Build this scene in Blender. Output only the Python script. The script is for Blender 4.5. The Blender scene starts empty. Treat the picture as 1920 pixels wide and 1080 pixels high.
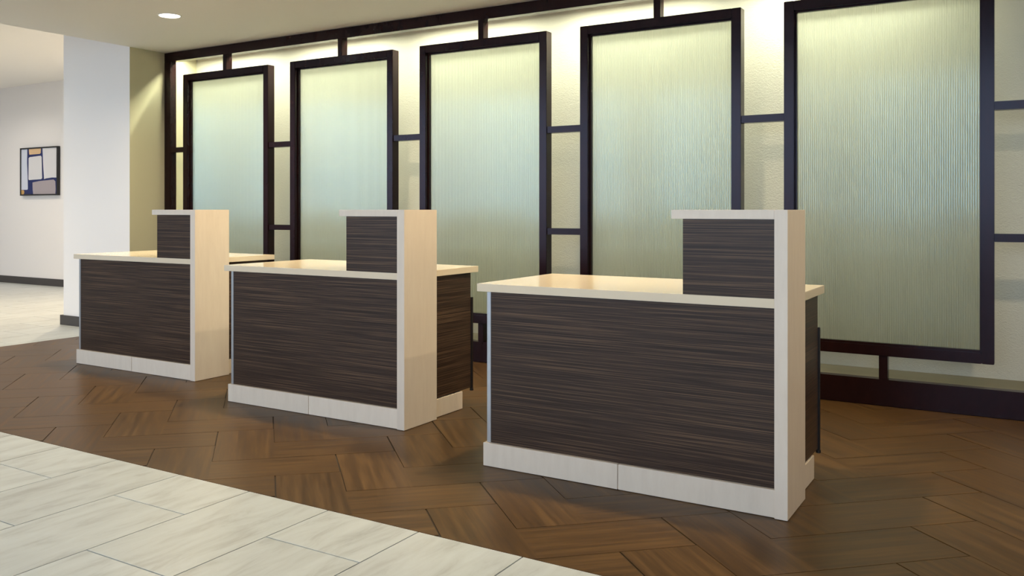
import bpy, bmesh, math, random
from mathutils import Vector, Matrix
random.seed(7)
S = bpy.context.scene
COL = S.collection

# ------------------------------------------------------------------ camera
FPX, CXPX, HYPX, CAMH = 1674.0, 863.0, 393.0, 1.27
TH = math.atan2(1674.0, 2603.0)
cd = bpy.data.cameras.new('camera')
cam = bpy.data.objects.new('camera', cd); COL.objects.link(cam)
cam.location = (0, 0, CAMH); cam.rotation_euler = (math.pi/2, 0, TH)
cd.sensor_fit = 'HORIZONTAL'; cd.sensor_width = 36.0
cd.lens = FPX/1920*36
cd.shift_x = (960-CXPX)/1920; cd.shift_y = -(540-HYPX)/1920
cd.clip_start = 0.05; cd.clip_end = 200
S.camera = cam

# ------------------------------------------------------------------ world (daylight outside the lobby windows)
W = bpy.data.worlds.new('World'); S.world = W; W.use_nodes = True
wn = W.node_tree.nodes['Background']
wn.inputs['Color'].default_value = (0.66, 0.82, 1.0, 1); wn.inputs['Strength'].default_value = 5.6

# ------------------------------------------------------------------ colour management / sampling
S.view_settings.view_transform = 'Standard'; S.view_settings.look = 'None'
S.view_settings.exposure = 0.42; S.view_settings.gamma = 1.0
S.view_settings.use_curve_mapping = False
try:
    S.cycles.use_denoising = True; S.cycles.max_bounces = 10; S.cycles.diffuse_bounces = 5
    S.cycles.glossy_bounces = 4; S.cycles.transmission_bounces = 8; S.cycles.sample_clamp_indirect = 6
    S.cycles.caustics_refractive = True; S.cycles.caustics_reflective = False
except Exception: pass

P_DOWN = 33.0      # recessed downlights
P_COVE = 21.0      # tubes behind the screen
P_HALL = 56.0     # corridor lights
WARM = (1.0, 0.83, 0.54)
COVE = (0.97, 1.0, 0.74)
YW = -6.0                                     # window wall
XL, XR, YF = -17.0, 4.2, 8.82                 # left wall, right wall, far corridor wall
ZC, ZH, ZL, YL = 2.955, 3.40, 4.40, 0.8                          # low ceiling over the desks, higher ceiling of the corridor
XP, XPL, YP = -7.882, -9.02, 5.925            # pier: right face, left face, front face
YS, YB = 6.36, 6.80                           # screen front, wall behind it
YT, XT = 2.873, -8.06                         # edges of the brown floor
WINX = [(-16.2, -12.6), (-12.0, -8.4), (-7.5, -3.9), (-3.3, 0.1), (0.6, 3.8)]
WZ0, WZ1 = 0.95, 4.1
for i, (a, b) in enumerate(WINX):             # light portals: they only guide sampling of the daylight
    l = bpy.data.lights.new('window_portal', 'AREA'); l.shape = 'RECTANGLE'; l.size = b-a; l.size_y = WZ1-WZ0
    l.cycles.is_portal = True
    o = bpy.data.objects.new('window_portal', l); COL.objects.link(o)
    o.location = ((a+b)/2, YW-0.02, (WZ0+WZ1)/2); o.rotation_euler = (math.pi/2, 0, 0)

# ------------------------------------------------------------------ materials
def lin(r, g, b):
    f = lambda c: (c/12.92 if c <= .04045 else ((c+.055)/1.055)**2.4)
    return (f(r/255), f(g/255), f(b/255), 1)
class NT:
    def __init__(s, name):
        s.m = bpy.data.materials.new(name); s.m.use_nodes = True; s.t = s.m.node_tree
        s.b = s.t.nodes['Principled BSDF']; s.out = s.t.nodes['Material Output']
    def n(s, typ, ins=None, **kw):
        x = s.t.nodes.new(typ)
        for k, v in kw.items(): setattr(x, k, v)
        for k, v in (ins or {}).items():
            if isinstance(v, tuple) and len(v) == 2 and hasattr(v[0], 'outputs'):
                s.t.links.new(v[0].outputs[v[1]], x.inputs[k])
            else: x.inputs[k].default_value = v
        return x
    def l(s, a, ao, b, bi): s.t.links.new(a.outputs[ao], b.inputs[bi])
    def ramp(s, src, so, stops):
        r = s.n('ShaderNodeValToRGB'); e = r.color_ramp.elements
        while len(e) < len(stops): e.new(0.5)
        for i, (p, c) in enumerate(stops): e[i].position = p; e[i].color = c
        s.l(src, so, r, 'Fac'); return r
def plain(name, col, rough=.5, spec=.5, bump=0, bscale=200, metallic=0, coat=0):
    k = NT(name); k.b.inputs['Base Color'].default_value = col; k.b.inputs['Roughness'].default_value = rough
    k.b.inputs['Specular IOR Level'].default_value = spec; k.b.inputs['Metallic'].default_value = metallic
    k.b.inputs['Coat Weight'].default_value = coat
    tc = k.n('ShaderNodeTexCoord'); no = k.n('ShaderNodeTexNoise', {'Vector': (tc, 'Object'), 'Scale': bscale, 'Detail': 3.0})
    # faint unevenness of the finish
    rr = k.n('ShaderNodeMapRange', {'Value': (no, 'Fac'), 'To Min': max(0, rough-.04), 'To Max': min(1, rough+.04)})
    k.l(rr, 'Result', k.b, 'Roughness')
    if bump:
        bp = k.n('ShaderNodeBump', {'Height': (no, 'Fac'), 'Strength': bump, 'Distance': .004}); k.l(bp, 'Normal', k.b, 'Normal')
    return k.m
def streaky(name, stops, scale, rough, noise=1.0, rand=True, var=.05, bump=.05, rough2=None, coord='Object', dist=0.0, spec=.5):
    """grain: noise stretched with per-axis scale"""
    k = NT(name); tc = k.n('ShaderNodeTexCoord')
    mp = k.n('ShaderNodeMapping', {'Vector': (tc, coord), 'Scale': scale})
    src, so = mp, 'Vector'
    if rand:
        oi = k.n('ShaderNodeObjectInfo'); mu = k.n('ShaderNodeMath', {0: (oi, 'Random'), 1: 57.0}, operation='MULTIPLY')
        cb = k.n('ShaderNodeCombineXYZ', {'X': (mu, 'Value'), 'Y': (mu, 'Value'), 'Z': (mu, 'Value')})
        ad = k.n('ShaderNodeVectorMath', {0: (mp, 'Vector'), 1: (cb, 'Vector')}, operation='ADD'); src, so = ad, 'Vector'
    n1 = k.n('ShaderNodeTexNoise', {'Vector': (src, so), 'Scale': noise, 'Detail': 6.0, 'Roughness': .65, 'Distortion': dist})
    r = k.ramp(n1, 'Fac', stops)
    if rand:
        hv = k.n('ShaderNodeMapRange', {'Value': (oi, 'Random'), 'To Min': 1-var, 'To Max': 1+var})
        hs = k.n('ShaderNodeHueSaturation', {'Color': (r, 'Color'), 'Value': (hv, 'Result')}); k.l(hs, 'Color', k.b, 'Base Color')
    else: k.l(r, 'Color', k.b, 'Base Color')
    rr = k.n('ShaderNodeMapRange', {'Value': (n1, 'Fac'), 'To Min': rough, 'To Max': rough2 or rough+.1}); k.l(rr, 'Result', k.b, 'Roughness')
    k.b.inputs['Specular IOR Level'].default_value = spec
    if bump:
        bp = k.n('ShaderNodeBump', {'Height': (n1, 'Fac'), 'Strength': bump, 'Distance': .002}); k.l(bp, 'Normal', k.b, 'Normal')
    return k.m
M = {}
M['brown'] = streaky('brown_wood_look_tile', [(.28, lin(60, 42, 23)), (.5, lin(80, 57, 31)), (.72, lin(101, 74, 43))], (1.4, 24, 5), .32, 1.3, var=.08, bump=.03, rough2=.44, spec=.2)
M['white'] = streaky('white_stone_tile', [(.28, lin(166, 169, 170)), (.48, lin(189, 194, 196)), (.72, lin(199, 205, 208))], (11, 2.2, 4), .30, 1.3, bump=.02, rough2=.42, dist=.6)
M['grout_b'] = plain('brown_grout', lin(48, 36, 26), .8)
M['grout_w'] = plain('grey_grout', lin(58, 52, 47), .8)
M['zebra'] = streaky('dark_striped_laminate', [(.34, lin(34, 24, 20)), (.5, lin(60, 45, 37)), (.68, lin(114, 89, 69))], (1.3, 1.3, 215), .30, 1.0, rand=False, bump=.04, rough2=.38, spec=.22)
M['edge'] = plain('dark_laminate_edge', lin(34, 28, 26), .4)
M['stone'] = streaky('cream_stone', [(.3, lin(225, 208, 190)), (.5, lin(229, 212, 194)), (.7, lin(232, 216, 198))], (16, 16, 3), .38, 1.6, bump=.02)
M['quartz'] = plain('polished_cream_quartz', lin(232, 214, 188), .12, .5, 0, 90)
M['alu'] = plain('brushed_aluminium_edge', lin(176, 176, 178), .35, .5, 0, 300, metallic=.6)
M['ceil'] = plain('ceiling_paint', lin(245, 243, 240), .9, .2, .05, 300)
M['wall'] = plain('white_wall_paint', lin(234, 229, 226), .85, .3, .05, 300)
M['pier'] = plain('pale_pier_paint', lin(234, 230, 229), .85, .3, .08, 240)
M['olive'] = plain('taupe_side_face', lin(190, 184, 156), .8, .3, .08, 240)  # pier side: one even tone, darker and yellower than the pier front
M['base'] = plain('charcoal_baseboard', lin(62, 58, 58), .5)
M['frame'] = streaky('espresso_wood', [(.3, lin(26, 10, 8)), (.6, lin(32, 13, 10)), (.8, lin(38, 16, 12))], (9, 9, 3), .22, 2.0, rand=False, bump=0, rough2=.27, spec=.22)
M['ledge'] = streaky('taupe_stone_ledge', [(.3, lin(82, 75, 60)), (.7, lin(96, 88, 72))], (2, 8, 8), .5, 2.0, rand=False)
M['black'] = plain('black_frame', lin(22, 22, 24), .4)
M['white_metal'] = plain('white_enamel', lin(235, 235, 232), .4)
# embossed wallcovering behind the screen
M['frame'].node_tree.nodes['Principled BSDF'].inputs['Specular Tint'].default_value = (.72, .78, 1.0, 1)  # frame: blue put into the gloss colour for daylight mirrored in the wood
k = NT('embossed_wallcovering'); k.b.inputs['Base Color'].default_value = lin(190, 185, 172); k.b.inputs['Roughness'].default_value = .55
tc = k.n('ShaderNodeTexCoord'); mp = k.n('ShaderNodeMapping', {'Vector': (tc, 'Object'), 'Scale': (1, 1, 1.6)})
no = k.n('ShaderNodeTexNoise', {'Vector': (mp, 'Vector'), 'Scale': 55.0, 'Detail': 4.0, 'Distortion': 1.5})
bp = k.n('ShaderNodeBump', {'Height': (no, 'Fac'), 'Strength': .5, 'Distance': .006}); k.l(bp, 'Normal', k.b, 'Normal'); M['paper'] = k.m
# reeded glass: flutes are geometry, the sheet is lightly frosted, room-side gloss is tinted teal, standing in for reflected blue daylight
def reeded(name, sheen):
    k = NT(name); k.b.inputs['Base Color'].default_value = (.93, .97, .90, 1)
    k.b.inputs['Transmission Weight'].default_value = 1.0; k.b.inputs['IOR'].default_value = 1.5
    tc = k.n('ShaderNodeTexCoord'); no = k.n('ShaderNodeTexNoise', {'Vector': (tc, 'Object'), 'Scale': 40.0})
    rr = k.n('ShaderNodeMapRange', {'Value': (no, 'Fac'), 'To Min': .22, 'To Max': .27}); k.l(rr, 'Result', k.b, 'Roughness')
    tl = k.n('ShaderNodeBsdfTranslucent', {'Color': (.95, .97, .88, 1)}); mx = k.n('ShaderNodeMixShader', {0: .38})
    k.l(k.b, 'BSDF', mx, 1); k.l(tl, 'BSDF', mx, 2)
    if sheen:
        gs = k.n('ShaderNodeBsdfGlossy', {'Color': (.42, .82, .95, 1), 'Roughness': .12})
        m2 = k.n('ShaderNodeMixShader', {0: sheen}); k.l(mx, 'Shader', m2, 1); k.l(gs, 'BSDF', m2, 2); mx = m2
    k.l(mx, 'Shader', k.out, 'Surface'); return k.m
M['reed'] = reeded('reeded_frosted_glass', .058); M['reed_back'] = reeded('reeded_frosted_glass_back', 0)
# clear window glass
k = NT('window_glass'); tr = k.n('ShaderNodeBsdfTransparent'); gl = k.n('ShaderNodeBsdfGlossy', {'Roughness': .02})
fr = k.n('ShaderNodeFresnel', {'IOR': 1.45}); mx = k.n('ShaderNodeMixShader', {0: (fr, 'Fac')})
k.l(tr, 'BSDF', mx, 1); k.l(gl, 'BSDF', mx, 2); k.l(mx, 'Shader', k.out, 'Surface'); M['pane'] = k.m
def emis(name, col, st):
    k = NT(name); k.b.inputs['Base Color'].default_value = (.9, .9, .9, 1)
    k.b.inputs['Emission Color'].default_value = col; k.b.inputs['Emission Strength'].default_value = st; return k.m
M['lens'] = emis('lamp_lens', (1, .93, .82, 1), 9)
M['tube'] = emis('tube_lens', (1, .97, .75, 1), 6)
M['ground'] = plain('outdoor_paving', lin(150, 148, 142), .8)
for nm, c in dict(navy=(38, 48, 96), ivory=(214, 212, 214), iceblue=(206, 210, 224), tan=(214, 180, 140), ochre=(200, 158, 100), mauve=(164, 154, 158)).items():
    M[nm] = plain('paint_'+nm, lin(*c), .6, .3, .3, 60)

# ------------------------------------------------------------------ mesh helpers
def box(bm, x0, x1, y0, y1, z0, z1):
    v = [bm.verts.new(p) for p in ((x0,y0,z0),(x1,y0,z0),(x1,y1,z0),(x0,y1,z0),(x0,y0,z1),(x1,y0,z1),(x1,y1,z1),(x0,y1,z1))]
    for f in ((0,3,2,1),(4,5,6,7),(0,1,5,4),(1,2,6,5),(2,3,7,6),(3,0,4,7)): bm.faces.new([v[i] for i in f])
def prism(bm, pts, z0, z1):
    a = [bm.verts.new((x, y, z0)) for x, y in pts]; b = [bm.verts.new((x, y, z1)) for x, y in pts]
    bm.faces.new(a[::-1]); bm.faces.new(b)
    for i in range(len(pts)): j = (i+1) % len(pts); bm.faces.new((a[i], a[j], b[j], b[i]))
def cyl(bm, cx, cy, z0, z1, r, n=24, r1=None):
    prism2 = [(cx+r*math.cos(2*math.pi*i/n), cy+r*math.sin(2*math.pi*i/n)) for i in range(n)]
    r1 = r if r1 is None else r1
    a = [bm.verts.new((x, y, z0)) for x, y in prism2]
    b = [bm.verts.new((cx+(x-cx)*r1/r, cy+(y-cy)*r1/r, z1)) for x, y in prism2]
    bm.faces.new(a[::-1]); bm.faces.new(b)
    for i in range(n): j = (i+1) % n; bm.faces.new((a[i], a[j], b[j], b[i]))
def obj(name, bm, mat, parent=None, bevel=0, smooth=False):
    bmesh.ops.recalc_face_normals(bm, faces=bm.faces)
    if bevel: bmesh.ops.bevel(bm, geom=list(bm.edges), offset=bevel, segments=2, affect='EDGES', clamp_overlap=True)
    me = bpy.data.meshes.new(name); bm.to_mesh(me); bm.free(); me.materials.append(M[mat])
    if smooth:
        for p in me.polygons: p.use_smooth = True
    o = bpy.data.objects.new(name, me); COL.objects.link(o)
    if parent: o.parent = parent
    return o
def bx(name, mat, dims, parent=None, bevel=0):
    bm = bmesh.new(); box(bm, *dims); return obj(name, bm, mat, parent, bevel)
def struct(o, label, cat):
    o['kind'] = 'structure'; o['label'] = label; o['category'] = cat; return o
def tag(o, label, cat, group=None):
    o['label'] = label; o['category'] = cat
    if group: o['group'] = group
    return o
def empty(name, loc):
    o = bpy.data.objects.new(name, None); COL.objects.link(o); o.location = loc; o.empty_display_size = .1; return o
def dup(root, loc):
    r = root.copy(); COL.objects.link(r); r.location = loc
    for ch in root.children:
        c = ch.copy(); COL.objects.link(c); c.parent = r
        for g in ch.children:
            d = g.copy(); COL.objects.link(d); d.parent = c
    return r
def area(name, loc, rot, sx, sy, power, col, parent=None, disk=False, spread=None):
    l = bpy.data.lights.new(name, 'AREA'); l.shape = 'DISK' if disk else 'RECTANGLE'; l.size = sx
    if not disk: l.size_y = sy
    l.energy = power; l.color = col
    if spread: l.spread = spread
    o = bpy.data.objects.new(name, l); COL.objects.link(o); o.location = loc; o.rotation_euler = rot
    if parent: o.parent = parent
    return o

# ------------------------------------------------------------------ floor
T = .008
bm = bmesh.new(); box(bm, XL, XR, YW, YF+.1, -.25, -T)
floor = struct(obj('floor', bm, 'grout_w'), 'tiled lobby floor, white stone tiles around a brown herringbone field', 'floor')
bb = bx('herringbone_bed', 'grout_b', (XT, XR, YT, YS, -T-.001, -T+.003), floor)

def clip(poly, a, b, c):            # keep a*x+b*y<=c
    out = []
    for i in range(len(poly)):
        p, q = poly[i], poly[(i+1) % len(poly)]
        dp, dq = a*p[0]+b*p[1]-c, a*q[0]+b*q[1]-c
        if dp <= 0: out.append(p)
        if dp*dq < 0:
            t = dp/(dp-dq); out.append((p[0]+t*(q[0]-p[0]), p[1]+t*(q[1]-p[1])))
    return out
def parea(p): return abs(sum(p[i][0]*p[(i+1)%len(p)][1]-p[(i+1)%len(p)][0]*p[i][1] for i in range(len(p))))/2
def tile(name, mat, ox, oy, ang, w, h, x0, x1, y0, y1, cache={}):
    """rectangular tile w x h with its corner at (ox,oy), turned by ang, cut to the field"""
    c, s = math.cos(ang), math.sin(ang)
    poly = [(0, 0), (w, 0), (w, h), (0, h)]
    for (A, B, C) in ((1, 0, x1), (-1, 0, -x0), (0, 1, y1), (0, -1, -y0)):
        poly = clip(poly, A*c+B*s, -A*s+B*c, C-A*ox-B*oy)
        if len(poly) < 3: return
    ar = parea(poly)
    if ar < .0008: return
    full = abs(ar-w*h) < 1e-6
    key = (mat, round(w, 4), round(h, 4))
    if full and key in cache: me = cache[key]
    else:
        bm = bmesh.new()
        cxp = sum(p[0] for p in poly)/len(poly); cyp = sum(p[1] for p in poly)/len(poly)
        prism(bm, poly, -T, -.001)
        top = [f for f in bm.faces if all(abs(v.co.z+.001) < 1e-6 for v in f.verts)][0]
        r = bmesh.ops.inset_region(bm, faces=[top], thickness=.0015, depth=.001)
        bmesh.ops.recalc_face_normals(bm, faces=bm.faces)
        me = bpy.data.meshes.new(name); bm.to_mesh(me); bm.free(); me.materials.append(M[mat])
        if full: cache[key] = me
    o = bpy.data.objects.new(name, me); COL.objects.link(o); o.parent = floor
    o.location = (ox, oy, 0); o.rotation_euler = (0, 0, ang)
PG = .2195; WT = PG*math.sqrt(2); G = .0035
GX, GY = .02, .035
def g2w(U, V): return ((U-V)*PG+GX, (U+V)*PG+GY)
HX1 = 1.3
for i in range(-20, 26):
    for j in range(-10, 44):
        kk = (i-j) % 4
        if kk == 1:
            x, y = g2w(i, j); d = G/2
            tile('brown_tile', 'brown', x+d*math.sqrt(2)*0, y+d*math.sqrt(2), math.pi/4, 2*WT-G, WT-G, XT+.002, HX1, YT+.002, YS-.01)
        elif kk == 0:
            x, y = g2w(i+1, j); d = G/2
            tile('brown_tile', 'brown', x-d*0, y+d*math.sqrt(2), math.pi*3/4, 2*WT-G, WT-G, XT+.002, HX1, YT+.002, YS-.01)
bm = bmesh.new(); box(bm, HX1+.004, XR, YT+.002, YS, -T, 0)
o = obj('tile_field', bm, 'brown', floor); o['kind'] = 'stuff'
RW, RL, GW = .468, .918, .0055
Y0W = .66
def white_rows(x0, x1, y0, y1):
    k0 = math.floor((x0+3.447)/RW)-1; k1 = math.ceil((x1+3.447)/RW)+1
    for kx in range(k0, k1):
        jx = 2.508 if kx % 2 == 0 else 2.049
        n0 = math.floor((y0-jx)/RL)-1; n1 = math.ceil((y1-jx)/RL)+1
        for n in range(n0, n1):
            tile('white_tile', 'white', -3.447+kx*RW+GW/2, jx+n*RL+GW/2, 0, RW-GW, RL-GW, x0, x1, y0, y1)
white_rows(XT, HX1, Y0W, YT-.002)
white_rows(-15.6, XT-.002, Y0W, YF)
bm = bmesh.new(); box(bm, XL, XR, YW, Y0W-.004, -T, 0); box(bm, XL, -15.604, Y0W, YF, -T, 0); box(bm, HX1+.004, XR, Y0W, YT-.002, -T, 0)
o = obj('tile_field', bm, 'white', floor); o['kind'] = 'stuff'

# ------------------------------------------------------------------ shell
struct(bx('wall_back', 'paper', (XP, XR, YB, YB+.15, 0, ZC)), 'cream embossed wall behind the glass screen', 'wall')
struct(bx('wall_left', 'pier', (XPL, XP, YP, YF+.1, 0, ZH+.3)), 'pale pier wall left of the glass screen', 'wall')
struct(bx('wall_screen_side', 'olive', (XP, XP+.003, YP, YB, 0, ZC)), 'thin taupe layer on the pier side next to the glass screen', 'wall')
struct(bx('wall_far', 'wall', (XL, XPL, YF, YF+.15, 0, ZH)), 'white corridor wall carrying the abstract painting', 'wall')
struct(bx('wall_side', 'wall', (XL-.15, XL, YW, YF, 0, ZL)), 'white wall at the far left end of the corridor', 'wall')
struct(bx('wall_right', 'wall', (XR, XR+.15, YW, YB+.15, 0, ZL)), 'white wall to the right of the lobby', 'wall')
struct(bx('ceiling', 'ceil', (XP, XR, YL, YB, ZC, ZC+.06)), 'low beige painted ceiling above the desks', 'ceiling')
bm = bmesh.new(); box(bm, XL, XP+.1, YL, YF, ZH, ZH+.08)
struct(obj('ceiling', bm, 'ceil'), 'higher ceiling of the corridor on the left', 'ceiling')
struct(bx('trim_1', 'ceil', (XP, XP+.1, YL+.1, YP, ZC+.06, ZH)), 'plaster step between the low and the high ceiling', 'trim')
struct(bx('trim_2', 'ceil', (XP, XR, YL, YL+.1, ZC+.06, ZL)), 'plaster bulkhead above the front edge of the low ceiling', 'trim')
struct(bx('trim_3', 'ceil', (XL, XP, YL, YL+.1, ZH+.08, ZL)), 'plaster bulkhead above the corridor ceiling', 'trim')
struct(bx('ceiling', 'ceil', (XL, XR, YW, YL, ZL, ZL+.1)), 'high ceiling of the window side of the lobby', 'ceiling')
bm = bmesh.new(); box(bm, XPL-.045, XP+.012, YP-.014, YP, 0, .106); box(bm, XP, XP+.012, YP, YS-.02, 0, .106); box(bm, XPL-.045, XPL, YP, YF-.02, 0, .106)
struct(obj('baseboard_pier', bm, 'base'), 'charcoal baseboard around the foot of the white pier', 'baseboard')
struct(bx('baseboard_far', 'base', (XL, XPL-.05, YF-.014, YF, 0, .119)), 'dark baseboard along the corridor wall below the painting', 'baseboard')
# window wall behind the camera
bm = bmesh.new(); zt = ZL
box(bm, XL, XR, YW-.2, YW, 0, WZ0); box(bm, XL, XR, YW-.2, YW, WZ1, zt)
xs = [XL]+[v for ab in WINX for v in ab]+[XR]
for i in range(0, len(xs), 2): box(bm, xs[i], xs[i+1], YW-.2, YW, WZ0, WZ1)
struct(obj('wall_front', bm, 'wall'), 'window wall opposite the desks', 'wall')
for i, (a, b) in enumerate(WINX):
    bm = bmesh.new(); y0, y1 = YW-.14, YW-.06
    box(bm, a, b, y0, y1, WZ0, WZ0+.05); box(bm, a, b, y0, y1, WZ1-.05, WZ1)
    box(bm, a, a+.05, y0, y1, WZ0+.05, WZ1-.05); box(bm, b-.05, b, y0, y1, WZ0+.05, WZ1-.05)
    m = (a+b)/2; box(bm, m-.025, m+.025, y0, y1, WZ0+.05, WZ1-.05)
    w = struct(obj('window_%d' % (i+1), bm, 'black'), 'wide dark framed window opposite the desks', 'window'); w['group'] = 'lobby windows'
    for (p, q) in ((a+.05, m-.025), (m+.025, b-.05)):
        bx('pane', 'pane', (p, q, YW-.103, YW-.097, WZ0+.05, WZ1-.05), w)
struct(bx('ground', 'ground', (-60, 60, -60, YW-.2, -.3, -.15)), 'paving outside the lobby windows', 'ground')

# ------------------------------------------------------------------ glass screen
SC = empty('glass_screen', (0, 0, 0))
tag(SC, 'dark wood framed screen of tall reeded glass panels behind the desks', 'screen')
SX1 = 1.70; FD = .085
bx('top_beam', 'frame', (XP+.004, SX1, YS, YS+FD, 2.855, 2.950), SC, .003)
b0 = bx('base_beam', 'frame', (XP+.016, SX1, YS-.012, YS+.07, .001, .168), SC, .003)
bx('shoe_moulding', 'frame', (XP+.016, SX1, YS-.030, YS-.0125, .001, .016), b0, .004)
bx('ledge', 'ledge', (XP+.004, SX1, YS+.0705, YB-.002, .105, .165), SC, .002)
bx('end_stile', 'frame', (XP+.004, XP+.096, YS, YS+FD, .1685, 2.8545), SC, .003)
bx('end_stile', 'frame', (SX1-.09, SX1, YS, YS+FD, .1685, 2.8545), SC, .003)
PX0, PP, PW_ = -7.572, 1.5314, 1.240
PZ0, PZ1, FW = .320, 2.695, .066
prev = XP+.0965
for i in range(6):
    x0 = PX0+PP*i; x1 = x0+PW_; y0, y1 = YS-.008, YS+FD
    bm = bmesh.new()
    for (a, b, c, d, qx) in ((x0, x0+FW, PZ0, PZ1, 0), (x1-FW, x1, PZ0, PZ1, 0)):
        box(bm, a, b, y0, y1, c, d)
    fr_ = obj('panel_frame', bm, 'frame', SC, .003)
    bx('rail', 'frame', (x0+FW+.0003, x1-FW-.0003, y0, y1, PZ1-FW, PZ1), fr_, .003)
    bx('rail', 'frame', (x0+FW+.0003, x1-FW-.0003, y0, y1, PZ0, PZ0+FW), fr_, .003)
    # stepped glazing bead
    a, b, c, d = x0+FW+.0004, x1-FW-.0004, PZ0+FW+.0004, PZ1-FW-.0004
    bm = bmesh.new(); bw = .012; yb0, yb1 = YS+.030, YS+.0585
    box(bm, a, a+bw, yb0, yb1, c, d); box(bm, b-bw, b, yb0, yb1, c, d)
    box(bm, a+bw, b-bw, yb0, yb1, c, c+bw); box(bm, a+bw, b-bw, yb0, yb1, d-bw, d)
    obj('glazing_bead', bm, 'frame', fr_)
    # reeded pane: real flutes on the front face
    bm = bmesh.new(); gy = YS+.063; th = .007; gap = .0006
    n = 84; sub = 6; N = n*sub; Wd = (b-a)-2*gap
    fv, bv = [], []
    for q in range(N+1):
        t = (q % sub)/sub; X = a+gap+Wd*q/N; dy = -.0023*math.sin(math.pi*t)
        fv.append((bm.verts.new((X, gy+dy, c+gap)), bm.verts.new((X, gy+dy, d-gap))))
    for q in (0, N):
        X = a+gap+Wd*q/N; bv.append((bm.verts.new((X, gy+th, c+gap)), bm.verts.new((X, gy+th, d-gap))))
    for q in range(N): bm.faces.new((fv[q][0], fv[q+1][0], fv[q+1][1], fv[q][1]))
    bm.faces.new((bv[0][0], bv[0][1], bv[1][1], bv[1][0]))
    bm.faces.new((fv[0][0], fv[0][1], bv[0][1], bv[0][0])); bm.faces.new((fv[N][0], bv[1][0], bv[1][1], fv[N][1]))
    bm.faces.new([v[0] for v in fv]+[bv[1][0], bv[0][0]]); bm.faces.new([v[1] for v in fv]+[bv[1][1], bv[0][1]])
    gp = obj('glass_pane', bm, 'reed', fr_); gp.data.materials.append(M['reed_back'])
    for pl in gp.data.polygons:
        if pl.normal.y > .9: pl.material_index = 1
    xm = (x0+x1)/2
    bx('tie_post', 'frame', (xm-.026, xm+.026, YS+.002, YS+FD-.004, PZ1+.0005, 2.8545), SC, .002)
    bx('tie_post', 'frame', (xm-.026, xm+.026, YS+.002, YS+FD-.016, .1685, PZ0-.0005), SC, .002)
    for (z0, z1) in ((1.880, 1.932), (1.072, 1.122)):
        bx('tie_bar', 'frame', (prev+.0005, x0-.0005, YS+.002, YS+FD-.004, z0, z1), SC, .002)
    prev = x1
for (z0, z1) in ((1.880, 1.932), (1.072, 1.122)):
    bx('tie_bar', 'frame', (prev+.0005, SX1-.0905, YS+.002, YS+FD-.004, z0, z1), SC, .002)

# tube lights hidden in the cove behind the top beam
for i, xc in enumerate((-7.25, -5.75, -4.22, -2.72, -1.17)):
    f = tag(empty('cove_tube_light', (xc, 6.503, ZC)), ('tube light in the cove behind glass panel %s from the pier' % ('one', 'two', 'three', 'four', 'five')[i]), 'light', 'tube lights behind the screen')
    bx('housing', 'white_metal', (-.6, .6, -.03, .03, -.022, 0), f)
    area('tube_lamp', (0, 0, -.036), (math.radians(0), 0, 0), 1.15, .035, P_COVE, COVE, f)
    bx('tube', 'tube', (-.58, .58, -.012, .012, -.034, -.0225), f)

# ------------------------------------------------------------------ downlights
def downlight(x, y, z, power, label, col=WARM, r=.088, spread=math.radians(150)):
    f = tag(empty('recessed_downlight', (x, y, z)), label, 'light', 'recessed ceiling downlights')
    n = 32; bm = bmesh.new(); rings = []
    for rr, zz in ((r+.014, 0), (r+.012, -.005), (r+.002, -.005), (r, -.001)):
        rings.append([bm.verts.new((rr*math.cos(2*math.pi*i/n), rr*math.sin(2*math.pi*i/n), zz)) for i in range(n)])
    for A, B in zip(rings, rings[1:]+rings[:1]):
        for i in range(n): bm.faces.new((A[i], A[(i+1) % n], B[(i+1) % n], B[i]))
    obj('trim_ring', bm, 'white_metal', f)
    bm = bmesh.new(); cyl(bm, 0, 0, -.0025, -.0005, r-.001, n); obj('lens', bm, 'lens', f)
    area('lamp', (0, 0, -.008), (0, 0, 0), r*1.7, 0, power, col, f, disk=True, spread=spread)
downlight(-6.315, 5.154, ZC, P_DOWN, 'lit round downlight in the ceiling near the pier')
downlight(-4.14, 4.80, ZC, P_DOWN, 'round downlight in the ceiling above the middle desk')
downlight(-1.95, 4.45, ZC, P_DOWN, 'round downlight in the ceiling above the nearest desk')
downlight(.6, 4.3, ZC, P_DOWN*.8, 'round downlight in the ceiling right of the nearest desk')
for x, y, nm in ((-6.4, 1.9, 'far'), (-4.0, 1.9, 'middle'), (-1.6, 1.9, 'near')):
    downlight(x, y, ZC, P_DOWN*.15, 'round downlight above the white tiles before the %s desk' % nm)
downlight(-11.2, 4.2, ZH, P_HALL, 'round downlight in the high ceiling left of the pier', (1, .80, .52))
downlight(-10.4, 7.4, ZH, P_HALL, 'round downlight in the high ceiling before the painting', (1, .80, .52))
downlight(-14.2, 7.2, ZH, P_HALL*.3, 'round accent downlight above the painting', (1, .9, .75))

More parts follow.
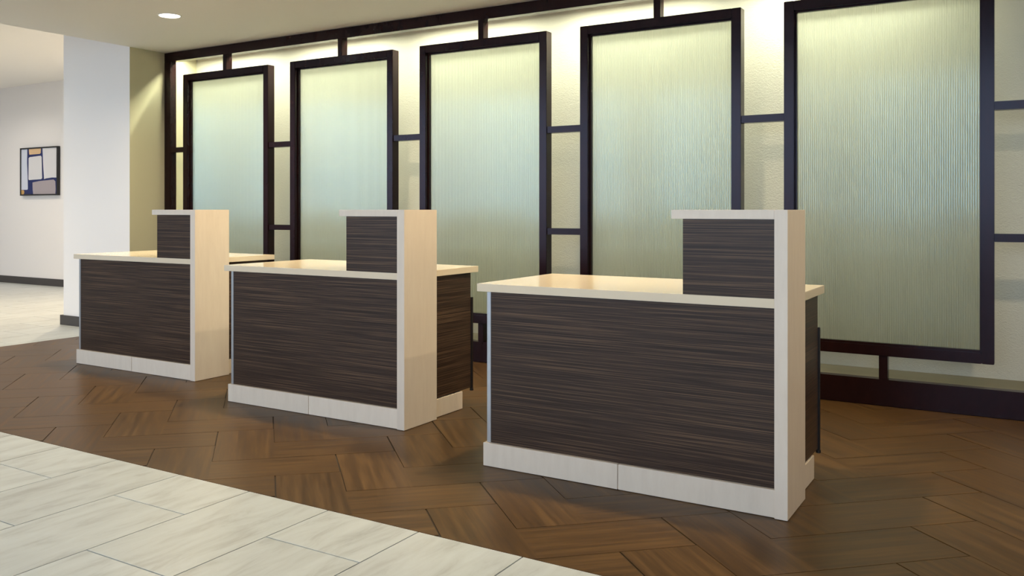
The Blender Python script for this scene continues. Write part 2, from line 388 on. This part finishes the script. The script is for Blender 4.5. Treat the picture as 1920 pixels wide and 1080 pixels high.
# ------------------------------------------------------------------ painting
AX0, AX1, AZ0, AZ1 = -14.588, -13.519, 1.508, 2.318
A = tag(empty('framed_painting', (AX0, YF, AZ0)), 'black framed abstract painting of white blocks and navy lines', 'painting')
aw, ah, ft, dp = AX1-AX0, AZ1-AZ0, .022, .055
bm = bmesh.new()
box(bm, 0, ft, -dp, -.002, 0, ah); box(bm, aw-ft, aw, -dp, -.002, 0, ah); box(bm, ft, aw-ft, -dp, -.002, 0, ft); box(bm, ft, aw-ft, -dp, -.002, ah-ft, ah)
obj('frame', bm, 'black', A)
cv = bx('canvas', 'navy', (ft, aw-ft, -.040, -.004, ft, ah-ft), A)
cw, ch = aw-2*ft, ah-2*ft
def patch(mat, pts):
    bm = bmesh.new(); a = [bm.verts.new((ft+x*cw, -.0402, ft+(1-y)*ch)) for x, y in pts]; b = [bm.verts.new((ft+x*cw, -.0425, ft+(1-y)*ch)) for x, y in pts]
    bm.faces.new(a); bm.faces.new(b[::-1])
    for i in range(len(pts)): j = (i+1) % len(pts); bm.faces.new((a[i], b[i], b[j], a[j]))
    obj('paint_patch', bm, mat, cv)
patch('iceblue', [(0, 0), (.17, 0), (.165, .3), (.18, .6), (.185, .88), (.17, .9), (0, .9)])
patch('tan', [(.215, 0), (.555, 0), (.55, .10), (.52, .12), (.23, .125), (.225, .1)])
patch('ivory', [(.21, .2), (.24, .18), (.55, .16), (.575, .19), (.585, .5), (.59, .65), (.56, .675), (.22, .685), (.205, .66)])
patch('ivory', [(.6, 0), (1, 0), (1, .65), (.86, .645), (.7, .66), (.645, .675), (.625, .45), (.61, .2)])
patch('ochre', [(0, .905), (.07, .91), (.085, .95), (.07, 1), (0, 1)])
patch('mauve', [(.32, .74), (.5, .715), (.9, .69), (.95, .73), (.96, .9), (.95, 1), (.34, 1), (.325, .9)])

# ------------------------------------------------------------------ reception desks
def make_desk():
    d = empty('reception_desk', (0, 0, 0))
    L = 1.457; PXL = 1.404
    # tiled plinth
    bx('plinth_tile', 'stone', (0, .711, 0, .03, .001, .115), d, .0015)
    bx('plinth_tile', 'stone', (.714, PXL-.0005, 0, .03, .001, .115), d, .0015)
    bx('plinth_tile', 'stone', (1.408, 1.428, .3215, .655, .001, .112), d, .0015)
    bx('plinth_tile', 'stone', (0, .02, .0305, .655, .001, .115), d, .0015)
    bx('plinth_tile', 'stone', (.0205, 1.4075, .635, .655, .001, .112), d, .0015)
    # carcass
    bx('carcass', 'edge', (.018, 1.4035, .0305, .634, .116, .862), d)
    bx('front_panel', 'zebra', (.034, PXL-.0005, .020, .030, .1155, .8625), d)
    bx('edge_trim', 'alu', (.012, .0337, .017, .030, .1155, .8625), d, .001)
    bx('side_panel', 'zebra', (1.404, 1.424, .3215, .758, .118, .8625), d, .001)
    bx('side_panel', 'zebra', (.012, .0175, .0305, .758, .1155, .8625), d)
    # cabinet doors on the clerk's side
    for x0, x1 in ((.03, .715), (.72, 1.4035)):
        dr = bx('cabinet_door', 'edge', (x0, x1, .740, .757, .13, .70), d, .002)
        bx('door_handle', 'alu', ((x0+x1)/2-.06, (x0+x1)/2+.06, .7575, .772, .62, .632), dr, .003)
    bx('drawer_rail', 'edge', (.018, 1.4035, .6345, .7395, .118, .862), d)
    bx('end_door', 'edge', (1.414, 1.433, .7585, .776, .112, .703), d, .002)
    bm = bmesh.new(); cyl(bm, 1.425, .767, .098, .1115, .012, 12); obj('hinge_foot', bm, 'black', d)
    # worktop, notched round the end post
    bm = bmesh.new(); prism(bm, [(-.036, -.002), (PXL-.0005, -.002), (PXL-.0005, .3215), (1.442, .3215), (1.442, .825), (-.036, .825)], .863, .902)
    obj('worktop', bm, 'quartz', d, .002)
    # raised privacy box, its top shelf and the tall end post
    bx('riser_box', 'zebra', (1.015, PXL-.0005, .002, .318, .9025, 1.2295), d)
    bx('transaction_shelf', 'stone', (.967, PXL-.0003, -.010, .322, 1.230, 1.2690), d, .0015)
    bx('end_post', 'stone', (PXL, L, -.012, .321, .001, 1.2690), d, .0015)
    return d
dk = make_desk()
dk.location = (-2.302, 3.79, 0)
tag(dk, 'nearest reception desk, dark striped front with cream worktop and end post', 'desk', 'reception desks')
d2 = dup(dk, (-4.497, 4.145, 0)); d2['label'] = 'middle reception desk, dark striped front with cream worktop, between the other two'
d1 = dup(dk, (-6.668, 4.495, 0)); d1['label'] = 'farthest reception desk, dark striped front with cream worktop, beside the white pier'
